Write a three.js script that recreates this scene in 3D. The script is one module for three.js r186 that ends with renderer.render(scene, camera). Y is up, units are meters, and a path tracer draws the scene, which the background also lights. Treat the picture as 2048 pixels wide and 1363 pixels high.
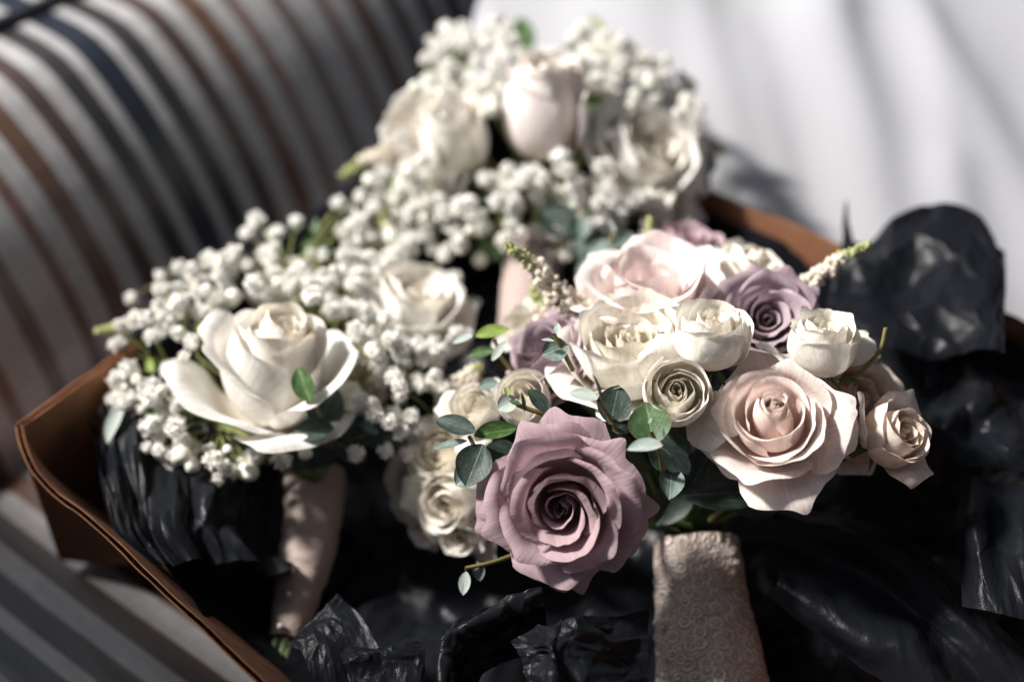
import * as THREE from 'three';
import { mergeGeometries } from 'three/addons/utils/BufferGeometryUtils.js';
import { RectAreaLightUniformsLib } from 'three/addons/lights/RectAreaLightUniformsLib.js';

// ------------------------------------------------------------------ camera
const scene = new THREE.Scene();
const FPX = 2844, PITCH = THREE.MathUtils.degToRad(42), RIM = 0.10;
const EYE = new THREE.Vector3(0, 0.57, 0);
const FWD = new THREE.Vector3(0, -Math.sin(PITCH), -Math.cos(PITCH));
const UPV = new THREE.Vector3(0, Math.cos(PITCH), -Math.sin(PITCH));
const camera = new THREE.PerspectiveCamera(2 * Math.atan(681.5 / FPX) * 180 / Math.PI, 1024 / 681, 0.02, 30);
camera.position.copy(EYE);
camera.lookAt(EYE.clone().add(FWD));
camera.focus = 0.592;
camera.userData.fStop = 2.5;
scene.add(camera);

// ------------------------------------------------------------------ light: low sun and sky light through a window behind on the left, dim room
const renderer = new THREE.WebGLRenderer({ antialias: true });
renderer.setSize(1024, 681);
renderer.toneMapping = THREE.LinearToneMapping;
renderer.toneMappingExposure = 1.2;
renderer.shadowMap.enabled = true;
renderer.shadowMap.type = THREE.PCFSoftShadowMap;
RectAreaLightUniformsLib.init();
scene.background = new THREE.Color().setRGB(0.072, 0.080, 0.098);

const MID = new THREE.Vector3(0.02, 0.1, -0.56);
const sunDir = new THREE.Vector3(-0.62, 0.68, -0.08).normalize();
const sun = new THREE.SpotLight(new THREE.Color().setRGB(1, 0.955, 0.90), 54, 0, 0.42, 0.25, 2);
sun.name = 'window_sunlight';
sun.position.copy(MID).addScaledVector(sunDir, 3.2);
sun.target.position.copy(MID);
sun.shadow.radius = 9;
sun.castShadow = true;
sun.shadow.mapSize.set(2048, 2048);
scene.add(sun, sun.target);

const windowLight = new THREE.RectAreaLight(new THREE.Color().setRGB(0.93, 0.965, 1), 3.4, 1.5, 1.4);
windowLight.name = 'window_skylight';
windowLight.position.set(-1.35, 0.98, -0.58);
windowLight.lookAt(MID);
scene.add(windowLight);
// ------------------------------------------------------------------ helpers
const V = (x, y, z) => new THREE.Vector3(x, y, z);
const D2R = Math.PI / 180, { clamp, lerp, smoothstep: sstep } = THREE.MathUtils;
const ss = (a, b, x) => (a < b ? sstep(x, a, b) : 1 - sstep(x, b, a));
function rng(seed) { let s = seed >>> 0; return () => { s = (s + 0x6D2B79F5) >>> 0; let t = s; t = Math.imul(t ^ (t >>> 15), t | 1); t ^= t + Math.imul(t ^ (t >>> 7), t | 61); return ((t ^ (t >>> 14)) >>> 0) / 4294967296; }; }
function hash3(x, y, z) { let h = Math.imul(x, 374761393) + Math.imul(y, 668265263) + Math.imul(z, 2147483647 ^ 1274126177); h = Math.imul(h ^ (h >>> 13), 1274126177); return ((h ^ (h >>> 16)) >>> 0) / 4294967296; }
function noise(x, y, z = 0) {           // smooth value noise, -1..1
  const ix = Math.floor(x), iy = Math.floor(y), iz = Math.floor(z), q = (t) => t * t * t * (t * (t * 6 - 15) + 10);
  const fx = q(x - ix), fy = q(y - iy), fz = q(z - iz), h = (i, j, k) => hash3(ix + i, iy + j, iz + k);
  return 2 * lerp(lerp(lerp(h(0, 0, 0), h(1, 0, 0), fx), lerp(h(0, 1, 0), h(1, 1, 0), fx), fy), lerp(lerp(h(0, 0, 1), h(1, 0, 1), fx), lerp(h(0, 1, 1), h(1, 1, 1), fx), fy), fz) - 1;
}
const fbm = (x, y, z, n = 3) => { let s = 0, a = 1; for (let i = 0; i < n; i++, a *= 0.5) s += a * noise(x * 2 ** i + 17.3 * i, y * 2 ** i, z * 2 ** i); return s; };
function facet(x, y, seed) {            // flat facets with sharp creases: linear interpolation on a jittered triangle lattice
  const hh = (i, j) => hash3(i, j, seed) * 2 - 1, sk = (x + y) * 0.366, i = Math.floor(x + sk), j = Math.floor(y + sk), fx = x + sk - i, fy = y + sk - j;
  return fx > fy ? hh(i, j) * (1 - fx) + hh(i + 1, j) * (fx - fy) + hh(i + 1, j + 1) * fy : hh(i, j) * (1 - fy) + hh(i, j + 1) * (fy - fx) + hh(i + 1, j + 1) * fx;
}
function crumple(x, y, seed) {          // crumpled paper: warped facets at three sizes, x and y in metres
  const wx = x + 0.003 * noise(x * 40, y * 40, seed), wy = y + 0.003 * noise(x * 40, y * 40, seed + 9);
  return 0.72 * facet(wx * 30, wy * 30, seed) + 0.26 * Math.abs(facet(wx * 62 + wy * 22, wy * 62 - wx * 22, seed + 1)) + 0.03 * facet(wx * 170 - wy * 60, wy * 170 + wx * 60, seed + 2);
}
const ray = (px, py) => FWD.clone().add(V((px - 1024) / FPX, 0, 0)).addScaledVector(UPV, (681.5 - py) / FPX);
const at = (px, py, depth) => EYE.clone().addScaledVector(ray(px, py), depth);      // a photo direction at a known distance
const onY = (px, py, y) => { const d = ray(px, py); return EYE.clone().addScaledVector(d, (y - EYE.y) / d.y); };
const cdir = (x, y, z) => V(x, 0, 0).addScaledVector(UPV, y).addScaledVector(FWD, -z).normalize();   // right, up, towards the viewer
const L0 = onY(40, 850, RIM), AX_B = onY(1021, 178, RIM).sub(L0).normalize(), AX_A = V(-AX_B.z, 0, AX_B.x);   // the box corner and the two directions of its walls
const ab = (a, b, y) => V(L0.x, y, L0.z).addScaledVector(AX_A, a).addScaledVector(AX_B, b);
const toAB = (p) => { const d = p.clone().sub(L0); return [d.dot(AX_A), d.dot(AX_B)]; };

const taken = {};
function numbered(n) { taken[n] = (taken[n] ?? -1) + 1; return taken[n] ? n + '_' + String(taken[n]).padStart(3, '0') : n; }
function thing(name, label, category, pos = V(0, 0, 0), extra = {}) {
  const g = new THREE.Group(); g.name = numbered(name); g.position.copy(pos); g.userData = { label, category, ...extra }; scene.add(g); return g;
}
function mesh(name, geo, mat, parent) { const m = new THREE.Mesh(geo, mat); m.name = name; m.castShadow = m.receiveShadow = true; parent.add(m); return m; }
function part(name, parent) { const g = new THREE.Group(); g.name = name; parent.add(g); return g; }

function grid(nu, nv, fn, uvScale) {    // a sheet from fn(u, v) -> Vector3, u and v in 0..1
  const pos = [], uv = [], idx = [];
  for (let j = 0; j <= nv; j++) for (let i = 0; i <= nu; i++) {
    const p = fn(i / nu, j / nv); pos.push(p.x, p.y, p.z);
    const w = uvScale ? uvScale(i / nu, j / nv, p) : [i / nu, j / nv]; uv.push(w[0], w[1]);
  }
  for (let j = 0; j < nv; j++) for (let i = 0; i < nu; i++) { const a = j * (nu + 1) + i, b = a + 1, c = a + nu + 1, d = c + 1; idx.push(a, b, d, a, d, c); }
  const g = new THREE.BufferGeometry();
  g.setAttribute('position', new THREE.Float32BufferAttribute(pos, 3)); g.setAttribute('uv', new THREE.Float32BufferAttribute(uv, 2)); g.setIndex(idx); g.computeVertexNormals();
  return g;
}
function tube(points, r0, r1, sides = 7, seg = 12) {   // a tapered stem through points
  const c = new THREE.CatmullRomCurve3(points), fr = c.computeFrenetFrames(seg, false);
  return grid(sides, seg, (u, v) => { const k = Math.round(v * seg), p = c.getPointAt(v), r = lerp(r0, r1, v), t = u * 2 * Math.PI; return p.addScaledVector(fr.normals[k], r * Math.cos(t)).addScaledVector(fr.binormals[k], r * Math.sin(t)); });
}
function tex(w, h, fn, srgb = true) {   // fn(x, y) in 0..1 -> [r, g, b] 0..1
  const d = new Uint8Array(w * h * 4);
  for (let j = 0; j < h; j++) for (let i = 0; i < w; i++) { const c = fn(i / w, j / h), k = (j * w + i) * 4; d[k] = 255 * clamp(c[0], 0, 1); d[k + 1] = 255 * clamp(c[1], 0, 1); d[k + 2] = 255 * clamp(c[2], 0, 1); d[k + 3] = 255; }
  const t = new THREE.DataTexture(d, w, h); t.magFilter = THREE.LinearFilter; t.minFilter = THREE.LinearMipmapLinearFilter; t.generateMipmaps = true; t.wrapS = t.wrapT = THREE.RepeatWrapping; if (srgb) t.colorSpace = THREE.SRGBColorSpace; t.needsUpdate = true; return t;
}
const hex = (h) => { const c = new THREE.Color(h); return c.getHSL ? [parseInt(h.slice(1, 3), 16) / 255, parseInt(h.slice(3, 5), 16) / 255, parseInt(h.slice(5, 7), 16) / 255] : 0; };
const mix3 = (a, b, t) => [lerp(a[0], b[0], t), lerp(a[1], b[1], t), lerp(a[2], b[2], t)];

// ------------------------------------------------------------------ petals
const petalBump = tex(256, 256, (x, y) => { const c = Math.abs(x - 0.5), fan = (x - 0.5) / (0.25 + y); const v = 0.5 + 0.22 * noise(fan * 46, y * 3, 3) + 0.14 * noise(fan * 95, y * 6, 5) + 0.10 * noise(x * 90, y * 90, 8) - 0.1 * Math.exp(-c * c * 900); return [v, v, v]; }, false);
function petalMat(tip, base, edge, seed, through = 0.32) {   // pigment: veins fanning from the foot, blotches, a thin coloured rim where the flower has one
  const t = hex(tip), b = hex(base), e = edge ? hex(edge) : t;
  const map = tex(256, 256, (x, y) => {
    const fan = (x - 0.5) / (0.25 + y), vein = noise(fan * 30, y * 2.2, seed) * 0.5 + noise(fan * 70, y * 4, seed + 3) * 0.5, blot = fbm(x * 5, y * 5, seed + 7);
    let c = mix3(b, t, clamp(ss(0.02, 0.55, y + 0.10 * vein + 0.10 * blot), 0, 1));
    if (edge) c = mix3(c, e, 0.8 * ss(0.90, 0.985, Math.max(y, Math.abs(x - 0.5) * 2 * (0.55 + 0.45 * y)) + 0.02 * blot + 0.02 * vein));
    const g = 1 + 0.055 * vein + 0.035 * blot + 0.02 * noise(x * 120, y * 120, seed), mark = ss(0.93, 0.99, y) * ss(0.45, 0.75, noise(x * 9, 4, seed + 31)) + 0.5 * ss(0.80, 0.9, noise(x * 16, y * 16, seed + 40));
    return mix3(c, [0.60, 0.44, 0.32], 0.16 * clamp(mark, 0, 1)).map((q) => q * g);
  });
  return new THREE.MeshPhysicalMaterial({ map, roughness: 1, transmission: 0.8 * through, thickness: 0, ior: 1.4, specularIntensity: 0.5, sheen: 0.25, sheenColor: new THREE.Color().setRGB(0.6, 0.55, 0.52), sheenRoughness: 0.6, bumpMap: petalBump, bumpScale: 0.0002, side: THREE.DoubleSide });
}
// one petal; radii and heights in units of the flower's radius R.  rm: widest of the cup, rt: radius and h: height at the lip, roll: turn of the lip outwards
function petalGeo(o, R, rand, nu = 18, nv = 18) {
  const { r0 = 0.06, y0 = 0, rm, rt, h, W, roll = 0, kc = 1, lip = 0.16, point = 0.05, edge = 0.06, round = 0.14, wave = 0.025, tuck = 0.10 } = o;
  const sd = rand() * 90, hj = h * (1 + (rand() - 0.5) * 0.10), rj = 1 + (rand() - 0.5) * 0.12, k1 = rand() - 0.5, rollJ = roll * (0.75 + 0.5 * rand()), asym = (rand() - 0.5) * 0.5, nick = rand() < 0.45 ? (rand() - 0.5) * 1.2 : 9;
  const P = [[r0, y0], [rm * 1.12 * rj, y0 + 0.06 + 0.08 * hj], [rm * 1.02 * rj, lerp(y0, hj, 0.68)], [rt * rj, hj]];
  const bez = (t) => { const s = 1 - t, a = s * s * s, b = 3 * s * s * t, c = 3 * s * t * t, d = t * t * t; return [a * P[0][0] + b * P[1][0] + c * P[2][0] + d * P[3][0], a * P[0][1] + b * P[1][1] + c * P[2][1] + d * P[3][1]]; };
  const ex = P[3][0] - P[2][0], ey = P[3][1] - P[2][1], ea = Math.atan2(ex, ey), vb = 1 - lip;
  const line = (v, rl) => {             // profile with the lip rolled by rl radians
    if (v <= vb) return bez(v / vb);
    const n = 8, w = (v - vb) / lip, len = lip * 1.15 * w; let [r, y] = P[3];
    for (let i = 0; i < n; i++) { const t = (i + 0.5) / n * w, al = ea + rl * Math.pow(t, 1.1); r += Math.sin(al) * len / n; y += Math.cos(al) * len / n; }
    return [r, y];
  };
  return grid(nu, nv, (uu, v) => {
    const u = uu * 2 - 1, au = Math.abs(u);
    let ve = v * (1 - round * Math.pow(au, 3)) ;
    ve += point * v * v * Math.exp(-u * u * 22) - (Math.abs(u - nick) < 0.22 ? 0.05 * v * v * v * (1 - Math.abs(u - nick) / 0.22) : 0);
    const rl = rollJ * (0.45 + 1.0 * Math.pow(au, 1.4) + asym * u + 0.25 * noise(u * 1.6, sd, 2));
    let [r, y] = line(ve, rl);
    const w = W * (0.30 + 0.70 * ss(0, 0.62, v)) * (1 - 0.08 * ss(0.8, 1, v));
    const Rc = Math.max(0.05, Math.min(r, rm * 1.25) * kc), th = clamp(u * w / Rc, -2.7, 2.7);
    const tk = 1 + tuck * u * v;
    let out = (r - Rc + Rc * Math.cos(th)) * tk, lat = Rc * Math.sin(th) * tk;
    const m = Math.pow(ss(0.45, 1, au), 1.6) * ss(0.3, 0.95, v), ca = Math.cos(th * 0.7), sa = Math.sin(th * 0.7);
    out += edge * m * ca; lat += edge * m * sa; y -= edge * m * 0.7;
    const wv = wave * v * v * (noise(u * 2.1 + sd, v * 1.4, sd) + 0.55 * v * noise(u * 5 + sd, v * 3, sd + 4)) + 0.012 * v * noise(u * 3.2, v * 3.2, sd + 20);
    out += wv * ca; lat += wv * sa; y += 0.6 * wave * v * noise(u * 2.6 + sd, 7, sd) + k1 * 0.05 * u * v;
    return V(out * R, y * R, lat * R);
  });
}
const KINDS = {
  goblet: [  // egg-shaped heart standing proud of a wide cup whose lips roll over
    { n: 3, rm: 0.12, rt: 0.06, h: 0.90, W: 0.30, roll: 0.3, tuck: 0.34, edge: 0.01 }, { n: 3, rm: 0.20, rt: 0.12, h: 0.96, W: 0.42, roll: 0.7, tuck: 0.3, edge: 0.02, lip: 0.12 }, { n: 3, rm: 0.31, rt: 0.20, h: 1.00, W: 0.58, roll: 1.2, tuck: 0.24, edge: 0.02, lip: 0.10 },
    { n: 2, rm: 0.44, rt: 0.42, h: 0.78, W: 0.86, roll: 1.5, edge: 0.03, lip: 0.16, tuck: 0.2 }, { n: 2, rm: 0.55, rt: 0.55, h: 0.68, W: 0.95, roll: 1.7, edge: 0.04, lip: 0.2, point: 0.02, tuck: 0.2 }, { n: 3, rm: 0.66, rt: 0.72, h: 0.62, W: 0.86, roll: 1.2, edge: 0.06, point: 0.10 },
    { n: 3, rm: 0.72, rt: 0.88, h: 0.46, W: 0.84, roll: 1.0, kc: 1.2, point: 0.14, edge: 0.09 }, { n: 4, rm: 0.64, rt: 1.0, h: 0.20, W: 0.78, roll: 0.7, kc: 1.4, point: 0.16, edge: 0.10 },
  ],
  swirl: [   // broad rolled petals round an open heart
    { n: 2, rm: 0.10, rt: 0.08, h: 0.52, W: 0.24, roll: 0.4, tuck: 0.3, edge: 0.01 }, { n: 2, rm: 0.20, rt: 0.19, h: 0.60, W: 0.42, roll: 0.8, tuck: 0.3, edge: 0.02 }, { n: 3, rm: 0.32, rt: 0.32, h: 0.70, W: 0.52, roll: 1.3, tuck: 0.22, edge: 0.03, lip: 0.2 },
    { n: 3, rm: 0.44, rt: 0.46, h: 0.74, W: 0.64, roll: 1.7, tuck: 0.16, edge: 0.04, lip: 0.22 }, { n: 4, rm: 0.56, rt: 0.61, h: 0.67, W: 0.66, roll: 1.8, edge: 0.05, lip: 0.22, point: 0.08 }, { n: 4, rm: 0.64, rt: 0.76, h: 0.52, W: 0.74, roll: 1.6, kc: 1.1, lip: 0.22, point: 0.12 },
    { n: 5, rm: 0.62, rt: 0.88, h: 0.30, W: 0.70, roll: 1.2, kc: 1.25, point: 0.16, edge: 0.10 }, { n: 4, rm: 0.56, rt: 0.96, h: 0.10, W: 0.66, roll: 0.8, kc: 1.4, point: 0.18, edge: 0.12 },
  ],   // layers from the heart outwards: how many petals and their profile
  open: [
    { n: 3, rm: 0.10, rt: 0.05, h: 0.66, W: 0.26, roll: 0.3, tuck: 0.3, edge: 0.01 }, { n: 3, rm: 0.18, rt: 0.13, h: 0.70, W: 0.34, roll: 0.5, tuck: 0.25, edge: 0.02 },
    { n: 3, rm: 0.28, rt: 0.24, h: 0.74, W: 0.46, roll: 0.8, tuck: 0.2, edge: 0.03 }, { n: 4, rm: 0.40, rt: 0.37, h: 0.76, W: 0.52, roll: 1.1, tuck: 0.16, edge: 0.04 },
    { n: 4, rm: 0.52, rt: 0.52, h: 0.73, W: 0.60, roll: 1.4, edge: 0.05 }, { n: 5, rm: 0.62, rt: 0.68, h: 0.62, W: 0.62, roll: 1.5, kc: 1.1 },
    { n: 5, rm: 0.66, rt: 0.84, h: 0.44, W: 0.66, roll: 1.2, kc: 1.2, point: 0.09 }, { n: 5, rm: 0.60, rt: 0.96, h: 0.18, W: 0.66, roll: 0.7, kc: 1.35, point: 0.10 },
  ],
  cup: [     // tight heart standing in a wide cup of few large petals
    { n: 3, rm: 0.11, rt: 0.05, h: 0.80, W: 0.30, roll: 0.2, tuck: 0.3, edge: 0.01 }, { n: 3, rm: 0.19, rt: 0.11, h: 0.86, W: 0.42, roll: 0.7, tuck: 0.25, edge: 0.02 }, { n: 2, rm: 0.27, rt: 0.19, h: 0.88, W: 0.60, roll: 1.1, tuck: 0.2, edge: 0.02 },
    { n: 3, rm: 0.52, rt: 0.50, h: 0.80, W: 0.78, roll: 1.5, edge: 0.05, lip: 0.2 }, { n: 4, rm: 0.66, rt: 0.70, h: 0.68, W: 0.78, roll: 1.1, edge: 0.05 },
    { n: 4, rm: 0.74, rt: 0.92, h: 0.46, W: 0.80, roll: 0.9, kc: 1.2, point: 0.10, edge: 0.09 }, { n: 4, rm: 0.66, rt: 1.02, h: 0.16, W: 0.76, roll: 0.6, kc: 1.4, point: 0.12, edge: 0.09 },
  ],
  full: [    // wide open, wavy petals standing
    { n: 4, rm: 0.12, rt: 0.07, h: 0.62, W: 0.26, roll: 0.3, tuck: 0.3 }, { n: 4, rm: 0.22, rt: 0.18, h: 0.68, W: 0.36, roll: 0.4, tuck: 0.25, wave: 0.04 }, { n: 4, rm: 0.36, rt: 0.33, h: 0.74, W: 0.50, roll: 0.6, wave: 0.032 },
    { n: 4, rm: 0.54, rt: 0.52, h: 0.82, W: 0.66, roll: 0.7, wave: 0.032 }, { n: 5, rm: 0.70, rt: 0.70, h: 0.82, W: 0.70, roll: 0.9, wave: 0.032 }, { n: 5, rm: 0.80, rt: 0.90, h: 0.62, W: 0.74, roll: 0.9, kc: 1.15, wave: 0.032 },
    { n: 4, rm: 0.74, rt: 1.0, h: 0.34, W: 0.72, roll: 0.7, kc: 1.3, point: 0.08 },
  ],
  spray: [   // small round garden-rose heads
    { n: 2, rm: 0.14, rt: 0.09, h: 0.84, W: 0.30, roll: 0.4, tuck: 0.34, edge: 0.01, wave: 0.04 }, { n: 3, rm: 0.28, rt: 0.22, h: 0.92, W: 0.46, roll: 0.7, tuck: 0.3, edge: 0.02, wave: 0.032 }, { n: 3, rm: 0.44, rt: 0.37, h: 0.98, W: 0.64, roll: 0.8, tuck: 0.24, edge: 0.03, wave: 0.032 },
    { n: 3, rm: 0.60, rt: 0.53, h: 1.00, W: 0.80, roll: 1.0, edge: 0.04, tuck: 0.16, wave: 0.032 }, { n: 3, rm: 0.70, rt: 0.66, h: 0.90, W: 0.84, roll: 1.2, edge: 0.05, wave: 0.032 }, { n: 3, rm: 0.72, rt: 0.90, h: 0.66, W: 0.62, roll: 1.5, kc: 1.2, point: 0.12, lip: 0.3, edge: 0.10 },
  ],
  bud: [     // tall half-open bud, outer petals turned back
    { n: 3, rm: 0.16, rt: 0.06, h: 1.16, W: 0.34, roll: 0.2, tuck: 0.3, edge: 0.01 }, { n: 3, rm: 0.30, rt: 0.16, h: 1.26, W: 0.54, roll: 0.3, tuck: 0.22, edge: 0.02 }, { n: 3, rm: 0.43, rt: 0.28, h: 1.32, W: 0.74, roll: 0.5, edge: 0.03 },
    { n: 3, rm: 0.53, rt: 0.40, h: 1.30, W: 0.84, roll: 0.9, edge: 0.04 }, { n: 2, rm: 0.60, rt: 0.52, h: 1.16, W: 0.86, roll: 1.3, edge: 0.06 },
  ],
};
const sepalMat = new THREE.MeshPhysicalMaterial({ color: new THREE.Color().setRGB(0.06, 0.10, 0.03), roughness: 0.6, side: THREE.DoubleSide });
const stemMat = new THREE.MeshPhysicalMaterial({ color: new THREE.Color().setRGB(0.09, 0.13, 0.04), roughness: 0.55 });
function rose(parent, o) {              // o: kind, R, seed, mats [heart, mid, outer], pos (world, middle of the face), face (world), spin, extra petals, stemTo
  const { kind, R, seed, mats, pos, face, spin = 0, extra = [], drop = 0, stemTo, fine = 18, name = 'rose' } = o, rand = rng(seed), g = part(name, parent), layers = KINDS[kind].slice(0, KINDS[kind].length - drop).concat(extra);
  const top = Math.max(...layers.map((l) => l.h)), q = new THREE.Quaternion().setFromUnitVectors(V(0, 1, 0), face.clone().normalize());
  g.quaternion.copy(q).multiply(new THREE.Quaternion().setFromAxisAngle(V(0, 1, 0), spin));
  g.position.copy(pos).sub(parent.position).addScaledVector(face, -(o.mid ?? 0.62) * top * R);
  let turn = rand() * 6.28;
  layers.forEach((l, k) => {
    turn += 0.5 + rand() * 0.8;
    const mat = mats[Math.min(mats.length - 1, Math.floor(k / layers.length * mats.length))];
    for (let i = 0; i < l.n; i++) {
      const wide = l.W > 0.55, m = mesh('petal', petalGeo(l, R, rand, wide ? fine + 6 : fine, wide ? fine + 4 : fine), mat, g);
      m.rotation.set((rand() - 0.5) * 0.09, l.at !== undefined ? l.at + i * (l.step ?? 1) : turn + (i + (rand() - 0.5) * 0.35) / l.n * 2 * Math.PI, (rand() - 0.5) * 0.09);
    }
  });
  const cal = [new THREE.SphereGeometry(0.17 * R, 10, 8).scale(1, 0.8, 1).translate(0, -0.02 * R, 0)];
  for (let i = 0; i < 5; i++) { const a = i / 5 * 6.28 + rand(), ln = 0.55 * R; cal.push(grid(4, 8, (u, v) => { const w = (u - 0.5) * 0.26 * R * (1 - v) * (0.5 + 1.4 * v * (1 - v) * 2), r = 0.14 * R + ln * v * 0.9, y = -0.02 * R - ln * v * (0.1 + 0.5 * v); return V(r * Math.cos(a) - w * Math.sin(a), y, r * Math.sin(a) + w * Math.cos(a)); })); }
  mesh('calyx', mergeGeometries(cal), sepalMat, g);
  if (stemTo) {
    g.updateMatrix(); const inv = g.matrix.clone().invert(), e = stemTo.clone().sub(parent.position).applyMatrix4(inv);
    mesh('stem', tube([V(0, 0, 0), V(0, -0.8 * R, 0).lerp(e, 0.2), e], 0.0022, 0.0026, 6, 10), stemMat, g);
  }
  return g;
}
// ------------------------------------------------------------------ striped sofa
const STRIPES = [[0.0085, '#1d222e'], [0.0085], [0.0135, '#2f2d2d'], [0.0120], [0.0125, '#453835'], [0.0130], [0.0140, '#5c4538'], [0.0135], [0.0085, '#6a514a'], [0.0190], [0.0055, '#655a56']];
const PERIOD = 2 * STRIPES.reduce((s, x) => s + x[0], 0), GROUND = hex('#a09e9f');
function stripeAt(b) {                  // b in metres; the order mirrors about the navy stripe
  let t = ((b - 0.2045) / PERIOD % 1 + 1) % 1; t = (t > 0.5 ? 1 - t : t) * PERIOD;
  let acc = 0; for (const [w, c] of STRIPES) { acc += w; if (t < acc) return c ? hex(c) : GROUND; } return GROUND;
}
const stripeMap = tex(1024, 256, (x, y) => { let c = [0, 0, 0]; for (let k = -1; k <= 1; k++) { const s = stripeAt((x + k * 0.0006) * PERIOD); c = c.map((q, i) => q + s[i] / 3); } const w = 1 + 0.05 * noise(x * 400, y * 12, 1) + 0.05 * noise(x * 60, y * 90, 4) + 0.04 * (((x * 512) | 0) & 1) ; return c.map((q) => q * w); });
const weave = tex(128, 128, (x, y) => { const v = 0.5 + 0.25 * Math.sin(x * 64 * 6.283) * Math.sin(y * 64 * 6.283) + 0.2 * noise(x * 50, y * 12, 2); return [v, v, v]; }, false);
const sofaMat = new THREE.MeshPhysicalMaterial({ map: stripeMap, roughness: 0.40, ior: 1.6, clearcoat: 0.35, clearcoatRoughness: 0.4, sheen: 0.1, sheenColor: new THREE.Color().setRGB(0.5, 0.48, 0.5), sheenRoughness: 0.45, bumpMap: weave, bumpScale: 0.0004, side: THREE.DoubleSide });
const frameMat = new THREE.MeshPhysicalMaterial({ color: new THREE.Color().setRGB(0.22, 0.13, 0.07), roughness: 0.5 });
const pipingMat = new THREE.MeshPhysicalMaterial({ color: new THREE.Color().setRGB(0.02, 0.022, 0.032), roughness: 0.6 });
const PROFILE = new THREE.CatmullRomCurve3([[-0.62, 0.02], [-0.58, 0.09], [-0.48, 0.128], [-0.36, 0.140], [-0.238, 0.1405], [-0.19, 0.138], [-0.165, 0.122], [-0.14, 0.095], [-0.118, 0.06], [-0.105, 0.03], [-0.098, 0.004], [-0.095, -0.03]].map(([a, y]) => V(a, y, 0)), false, 'centripetal');
const profPts = PROFILE.getSpacedPoints(160);
const profY = (a) => { for (let i = 1; i < profPts.length; i++) if (profPts[i].x >= a) return lerp(profPts[i - 1].y, profPts[i].y, (a - profPts[i - 1].x) / (profPts[i].x - profPts[i - 1].x + 1e-9)); return 0; };
const rimPx = [[36, 850], [46, 893], [68, 940], [105, 982], [160, 1024], [219, 1074], [316, 1170], [413, 1258], [516, 1358]].map(([x, y]) => onY(x, y, RIM));
const endDir = rimPx[8].clone().sub(rimPx[6]).normalize();
const rimAB = [...rimPx, rimPx[8].clone().addScaledVector(endDir, 0.22)].map(toAB);
const wallB = (a) => { for (let i = 1; i < rimAB.length; i++) if (rimAB[i][0] >= a) { const [a0, b0] = rimAB[i - 1], [a1, b1] = rimAB[i]; return lerp(b0, b1, clamp((a - a0) / (a1 - a0 + 1e-6), 0, 1)); } return rimAB.at(-1)[1]; };   // where the bowed box wall stands
const sofa = thing('striped_sofa', 'sofa with rolled back in navy, brown and cream stripes under the box', 'sofa', ab(-0.1, 0.1, 0));
const rel = (o, p) => p.sub(o.position);
const uvB = (b, d) => [b / PERIOD, d / 0.25];
mesh('backrest', grid(90, 120, (u, v) => { const p = profPts[Math.round(v * 160)] ?? PROFILE.getPointAt(v), b = lerp(-0.55, 0.52, u); return rel(sofa, ab(p.x + 0.003 * noise(b * 9, v * 6, 2), b, p.y + 0.0035 * noise(b * 11, v * 5, 7))); }, (u, v) => uvB(lerp(-0.55, 0.52, u), v * 0.8)), sofaMat, sofa);
mesh('seat_cushion', grid(300, 120, (u, v) => { const b = lerp(-0.55, 0.352, u), a = lerp(-0.10, 0.75, v); return rel(sofa, ab(a, b, -0.004 + 0.004 * noise(b * 8, a * 8, 4) - 0.02 * ss(-0.06, -0.1, a))); }, (u, v) => uvB(lerp(-0.55, 0.352, u), v * 0.85)), sofaMat, sofa);
mesh('piping', tube(Array.from({ length: 13 }, (_, i) => { const b = lerp(-0.5, 0.5, i / 12); return rel(sofa, ab(-0.24 + 0.002 * noise(b * 9, 3), b, 0.144 + 0.0035 * noise(b * 11, 2.9, 7))); }), 0.0042, 0.0042, 8, 60), pipingMat, sofa);
const ARM = [[-0.128, -0.03], [-0.126, 0.10], [-0.124, 0.22], [-0.118, 0.365], [-0.128, 0.41], [-0.17, 0.43], [-0.24, 0.427], [-0.30, 0.39], [-0.325, 0.24], [-0.33, 0.10], [-0.33, -0.06]].map(([b, y]) => V(b, y, 0)), armPts = new THREE.CatmullRomCurve3(ARM, false, 'centripetal').getSpacedPoints(60);
mesh('armrest', grid(60, 60, (u, v) => { const p = armPts[Math.round(v * 60)]; return rel(sofa, ab(lerp(-0.5, 0.15, u), p.x, p.y + 0.003 * noise(u * 9, v * 5, 8))); }, (u, v) => [v * 0.9 / PERIOD, u * 4]), sofaMat, sofa);
mesh('underframe', new THREE.BoxGeometry(1.0, 0.05, 0.88).rotateY(Math.atan2(AX_B.x, AX_B.z) + Math.PI / 2).translate(...ab(0.15, -0.1, -0.075).sub(sofa.position).toArray()), frameMat, sofa);

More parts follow.
